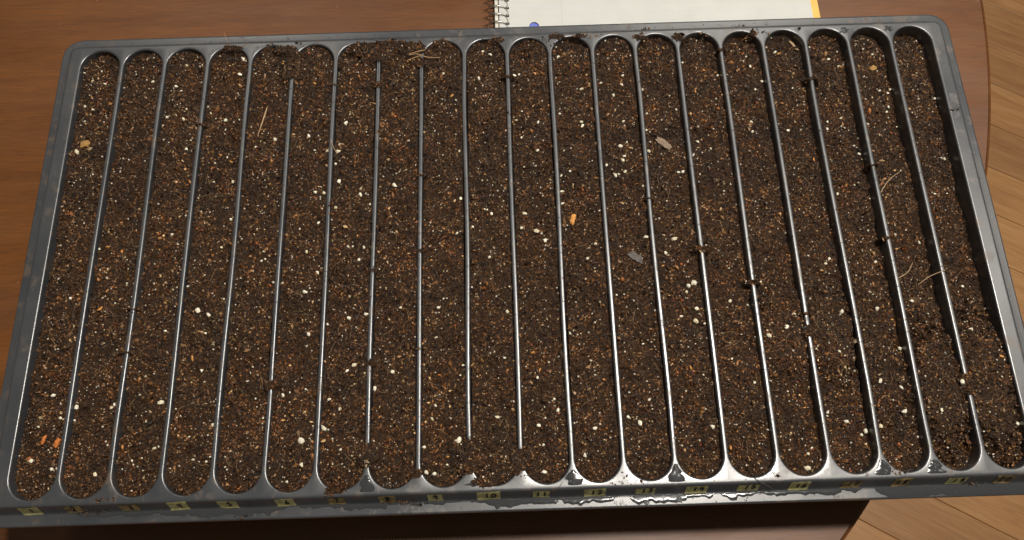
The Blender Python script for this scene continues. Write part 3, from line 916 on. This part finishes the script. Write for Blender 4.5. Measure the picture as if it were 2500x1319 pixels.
for k in range(55):                                   # a few crumbs on the table top beyond the tray
    px, py = (rs.uniform(-360, -15), rs.uniform(160, 230)) if k % 3 else (rs.uniform(-360, -318), rs.uniform(-100, 160))
    s = rs.uniform(.12, .4); pos.append((px, py, TBL + s * .3)); sz.append(s)
pos = np.array(pos); sz = np.array(sz)
V, F = crumbs(pos, sz, rs, (1.15, .75, .55), .3)
cc = PAL[rs.choice(5, len(pos))] * .8
hp = []                                               # short dark hairs lying across the dividers
for k in range(19):
    for j in range(int(rs.integers(3, 7))):
        y = rs.uniform(-112, 112)
        hp.append(((k - 9) * PIT + float(wob(k + 1, y)) + rs.uniform(-.4, .4), y, .12))
hp = np.array(hp); hn = len(hp)
ha = rs.normal(0, .35, hn); hl = rs.uniform(.9, 1.9, hn)
hv = OCT[None] * np.stack([hl, np.full(hn, .13), np.full(hn, .12)], 1)[:, None, :]
hv = np.stack([hv[..., 0] * np.cos(ha)[:, None] - hv[..., 1] * np.sin(ha)[:, None], hv[..., 0] * np.sin(ha)[:, None] + hv[..., 1] * np.cos(ha)[:, None], hv[..., 2]], -1) + hp[:, None, :]
F = np.concatenate([F, (OCF[None] + (np.arange(hn) * 6)[:, None, None]).reshape(-1, 3) + len(V)])
V = np.concatenate([V, hv.reshape(-1, 3)])
cc = np.concatenate([cc, np.tile(PAL[0], (hn, 1))])
tag(mk('spilled_soil', V, F, CRUMB, smooth=False, col=np.repeat(cc, 6, 0)), 'loose dark soil crumbs scattered on the tray rim and dividers', 'soil crumbs', kind='stuff')

# ---- water: smooth wet patches on the plastic and beads
def patch(outline_c, rx, ry, seed, zf, n=40, nr=4):
    rr = np.random.default_rng(seed)
    ph = rr.uniform(0, 6.28, 6); am = rr.uniform(.04, .17, 6)
    V = [(outline_c[0], outline_c[1], zf(*outline_c) + .22)]
    F = []
    for q in range(1, nr + 1):
        for k in range(n):
            a = 2 * math.pi * k / n
            rad = 1 + sum(am[j] * math.sin((j + 2) * a + ph[j]) for j in range(6))
            t = q / nr
            x = outline_c[0] + rx * rad * t * math.cos(a); y = outline_c[1] + ry * rad * t * math.sin(a)
            V.append((x, y, zf(x, y) + (.22 if t < .8 else .04)))
    for k in range(n):
        F.append((0, 1 + k, 1 + (k + 1) % n))
        for q in range(nr - 1):
            F.append((1 + q * n + k, 1 + (q + 1) * n + k, 1 + (q + 1) * n + (k + 1) % n, 1 + q * n + (k + 1) % n))
    return V, F
flat0 = lambda x, y: 0.0
def front_z(x, y):
    d = -y - 132.2
    return float(np.interp(d, [p[0] for p in PROF], [p[1] for p in PROF])) + rimz(x, -1) * max(0, min(1, (d - 4) / 6))
def gusset(xk, ry, seed):
    k0 = round(xk / PIT) * PIT
    rr = Noise(seed); V, F = [], []
    y0 = -131.9; y1 = -131.9 + 3.4 * ry
    n = 24
    for k in range(n + 1):
        y = y0 + (y1 - y0) * k / n
        q = (A + FR) ** 2 - (max(0, -y - YC)) ** 2
        wmax = 12.9 - math.sqrt(max(0, q)) - .12 if q > 0 else 12.9
        ya = np.array([y])
        l = min(wmax, 4.6) * (.82 + .35 * float(rr(ya / 1.6, ya * 0)[0])); r_ = min(wmax, 4.6) * (.86 + .35 * float(rr(ya / 1.6, ya * 0 + 7)[0]))
        l, r_ = max(.15, min(l, wmax)), max(.15, min(r_, wmax))
        if k in (0, n): l, r_ = l * .6, r_ * .6
        for t in (-1, -.8, 0, .8, 1):
            V.append((k0 + (l if t < 0 else r_) * t, y, (.03 if abs(t) == 1 or k in (0, n) else .2)))
    for k in range(n):
        for e in range(4):
            F.append((k * 5 + e, k * 5 + e + 1, k * 5 + e + 6, k * 5 + e + 5))
    return V, F
PATCH = [((77.4, -128.6), 3.6, 2.6, 'gusset between tags thirteen and fourteen'), ((25.8, -128.9), 3.6, 2.2, 'gusset between tags eleven and twelve'), ((-22, -129.6), 5.0, 1.5, 'deck edge behind tag ten'),
         ((-66, -128.8), 3.4, 2.4, 'gusset between tags seven and eight'), ((180.6, -129.2), 3.4, 2.2, 'gusset past tag seventeen'), ((206.4, -129.0), 3.0, 2.0, 'gusset past tag eighteen'), ((205, 129.0), 2.6, 2.0, 'far gusset facing tag eighteen'), ((232, 129.2), 2.2, 2.4, 'far gusset facing tag nineteen')]
for j, (c, rx, ry, lb) in enumerate(PATCH):
    tag(mk('water_puddle', *(gusset(c[0], ry, 200 + j) if c[1] < -128 and ry > 1.9 else patch(c, rx, ry, 200 + j, flat0)), WETP), 'small dark water puddle on the grey %s' % lb, 'puddle', 'water puddles on the tray')
def film(x0, x1, seed, wide):
    rr = Noise(seed)
    n = int((x1 - x0) / .8); V, F = [], []
    for k in range(n + 1):
        x = x0 + (x1 - x0) * k / n
        e = min(1, 14 * k / n, 14 * (n - k) / n) ** .5
        fx_ = np.array([x])
        out = wide + 1.1 * float(rr(fx_ / 7, fx_ * 0)[0]) + .7 * float(rr(fx_ / 2.1, fx_ * 0 + 5)[0]) + (1.6 if float(rr(fx_ / 19, fx_ * 0 + 9)[0]) > .25 else 0)
        out = 5.3 + (max(5.8, min(10.2, out)) - 5.3) * e
        for t, off in ((0, .05), (.12, .2), (.5, .24), (.88, .2), (1, .03)):
            d = 5.2 + (out - 5.2) * t
            V.append((x, -132.2 - d, front_z(x, -132.2 - d) + off))
    for k in range(n):
        for e in range(4):
            F.append((k * 5 + e, k * 5 + e + 1, k * 5 + e + 6, k * 5 + e + 5))
    return V, F
for x0, x1, sd, wd, lb in ((-225, -118, 61, 6.6, 'dull water film in the lip below the muddy tape tags two to five'), (-112, -30, 62, 6.5, 'thin water film in the lip below tape tags seven to nine'),
                           (-26, 50, 63, 6.4, 'scalloped water film in the lip below tape tags ten to twelve'), (54, 97, 64, 7.2, 'glinting water film in the lip below tape tags thirteen and fourteen'),
                           (100, 172, 65, 6.4, 'ragged water film in the lip below tape tags fifteen and sixteen'), (178, 268, 66, 10.0, 'broad dark water film in the lip past tape tag seventeen')):
    tag(mk('water_puddle', *film(x0, x1, sd, wd), WETP), lb, 'puddle', 'water films along the tray lip')
def cap(c, rr_, hgt, n=10):
    V = [(c[0], c[1], c[2] + hgt)]; F = []
    for q, (kr, kh) in enumerate(((.45, .86), (.8, .5), (1.0, 0.0))):
        for k in range(n):
            a = 2 * math.pi * k / n
            V.append((c[0] + rr_ * kr * math.cos(a), c[1] + rr_ * kr * math.sin(a), c[2] + hgt * kh))
    for k in range(n):
        F.append((0, 1 + k, 1 + (k + 1) % n))
        for q in range(2):
            F.append((1 + q * n + k, 1 + (q + 1) * n + k, 1 + (q + 1) * n + (k + 1) % n, 1 + q * n + (k + 1) % n))
    return V, F
V, F = [], []
def bead(x, y, z, r_, h_):
    v, f = cap((x, y, z), r_, h_); b = len(V); V.extend(v); F.extend(tuple(k + b for k in q) for q in f)
rb = np.random.default_rng(31)
for c, rx, ry, lb in PATCH:
    for k in range(7):
        q = rb.uniform(.12, .55)
        bead(c[0] + rb.normal(0, rx * .5), np.clip(c[1] + rb.normal(0, ry * .5), -132, 132), .2, q, q * .6)
for k in range(46):
    x = rb.uniform(-60, 235); d = rb.uniform(6.4, 10); q = rb.uniform(.15, .5)
    bead(x, -132.2 - d, front_z(x, -132.2 - d), q, q * .6)
for x, y, q in ((62.5, -141.0, 1.5), (79, -140.0, 1.7), (57, -140.6, .6), (71, -139.9, .7), (86, -139.4, .6), (-50, -137.9, .7), (-62, -138, .6)):
    bead(x, y, front_z(x, y), q, q * .55)
for k in range(70):
    x = rb.normal(85, 55); y = 132.2 + rb.uniform(5, 9.8); q = rb.uniform(.12, .42)
    bead(x, y, -8.1, q, q * .6)
for k in range(24):
    y = rb.uniform(-110, 90); q = rb.uniform(.2, .6)
    bead(263 + rb.uniform(5, 9.5), y, -8.15, q, q * .6)
tag(mk('water_droplets', V, F, WATER), 'tiny clear water beads sprinkled on the wet tray rim', 'droplets', kind='stuff')

# ================================================================== notebook on the table behind the tray
NBX0, NBX1, NBY0, NBY1 = -4.2, 216.0, 150.0, 428.0
nb = thing('spiral_notebook', 'open spiral notebook with blank ruled page behind the seed tray', 'notebook', (106, 290, TBL))
def slab(x0, x1, y0, y1, z0, z1):
    V = [(x, y, z) for z in (z0, z1) for x, y in ((x0, y0), (x1, y0), (x1, y1), (x0, y1))]
    return V, [(3, 2, 1, 0), (4, 5, 6, 7), (0, 1, 5, 4), (1, 2, 6, 5), (2, 3, 7, 6), (3, 0, 4, 7)]
mk('back_cover', *slab(4.6, 223.2, 149.0, 429.0, TBL + .05, TBL + .9), YELLOW, nb, smooth=False)
mk('paper_stack', *slab(4.7, 215.4, 150.3, 427.6, TBL + .92, TBL + 4.2), EDGEP, nb, smooth=False)
mk('divider_sheet', *slab(8.0, 215.2, 150.4, 427.4, TBL + 4.22, TBL + 4.5), BLUE, nb, smooth=False)
# ruled page block with round holes, bridged from a 2-D outline
ZT = TBL + 5.5
HOLES = [(1.6, NBY0 + 9 + 6.5 * k, 1.35) for k in range(41)]
BIG = [(20.0, 182.0, 3.55), (20.0, 289.0, 3.55), (20.0, 396.0, 3.55)]
bm = bmesh.new()
def edge_loop(pts, z):
    vs = [bm.verts.new((p[0], p[1], z)) for p in pts]
    return [bm.edges.new((vs[k], vs[(k + 1) % len(vs)])) for k in range(len(vs))]
def circ(c, n):
    return [(c[0] + c[2] * math.cos(2 * math.pi * k / n), c[1] + c[2] * math.sin(2 * math.pi * k / n)) for k in range(n)]
ed = edge_loop([(NBX0, NBY0), (NBX1, NBY0), (NBX1, NBY1), (NBX0, NBY1)], ZT)
for c in HOLES: ed += edge_loop(circ(c, 14), ZT)
for c in BIG: ed += edge_loop(circ(c, 28), ZT)
bmesh.ops.triangle_fill(bm, use_beauty=True, use_dissolve=False, edges=ed, normal=(0, 0, 1))
ex = bmesh.ops.extrude_face_region(bm, geom=list(bm.faces))
for v in [g for g in ex['geom'] if isinstance(g, bmesh.types.BMVert)]:
    v.co.z -= 1.0
bmesh.ops.recalc_face_normals(bm, faces=bm.faces)
bm.verts.index_update()
mk('ruled_page', [tuple(v.co) for v in bm.verts], [tuple(v.index for v in f.verts) for f in bm.faces], PAPER, nb, smooth=False)
bm.free()
mk('folded_pages', *slab(-7.2, -4.9, 150.5, 427.5, TBL + 1.2, TBL + 5.2), EDGEP, nb, smooth=False)
path = []
rc, ax, az = 7.2, -5.3, TBL + 7.6
steps = 20
for k in range(40 * steps):
    a = 2 * math.pi * k / steps
    path.append((ax + rc * math.cos(a), HOLES[0][1] + 6.5 * k / steps, az + rc * .98 * math.sin(a)))
V, F = [], []
for k, c in enumerate(path):
    c = Vector(c); tn = (Vector(path[min(k + 1, len(path) - 1)]) - Vector(path[max(k - 1, 0)])).normalized()
    s = tn.cross(Vector((0, 1, 0))).normalized(); u = s.cross(tn)
    for e in range(6):
        a = 2 * math.pi * e / 6
        V.append(tuple(c + s * .5 * math.cos(a) + u * .5 * math.sin(a)))
for k in range(len(path) - 1):
    for e in range(6):
        F.append((k * 6 + e, k * 6 + (e + 1) % 6, (k + 1) * 6 + (e + 1) % 6, (k + 1) * 6 + e))
mk('coil_binding', V, F, WIRE, nb)
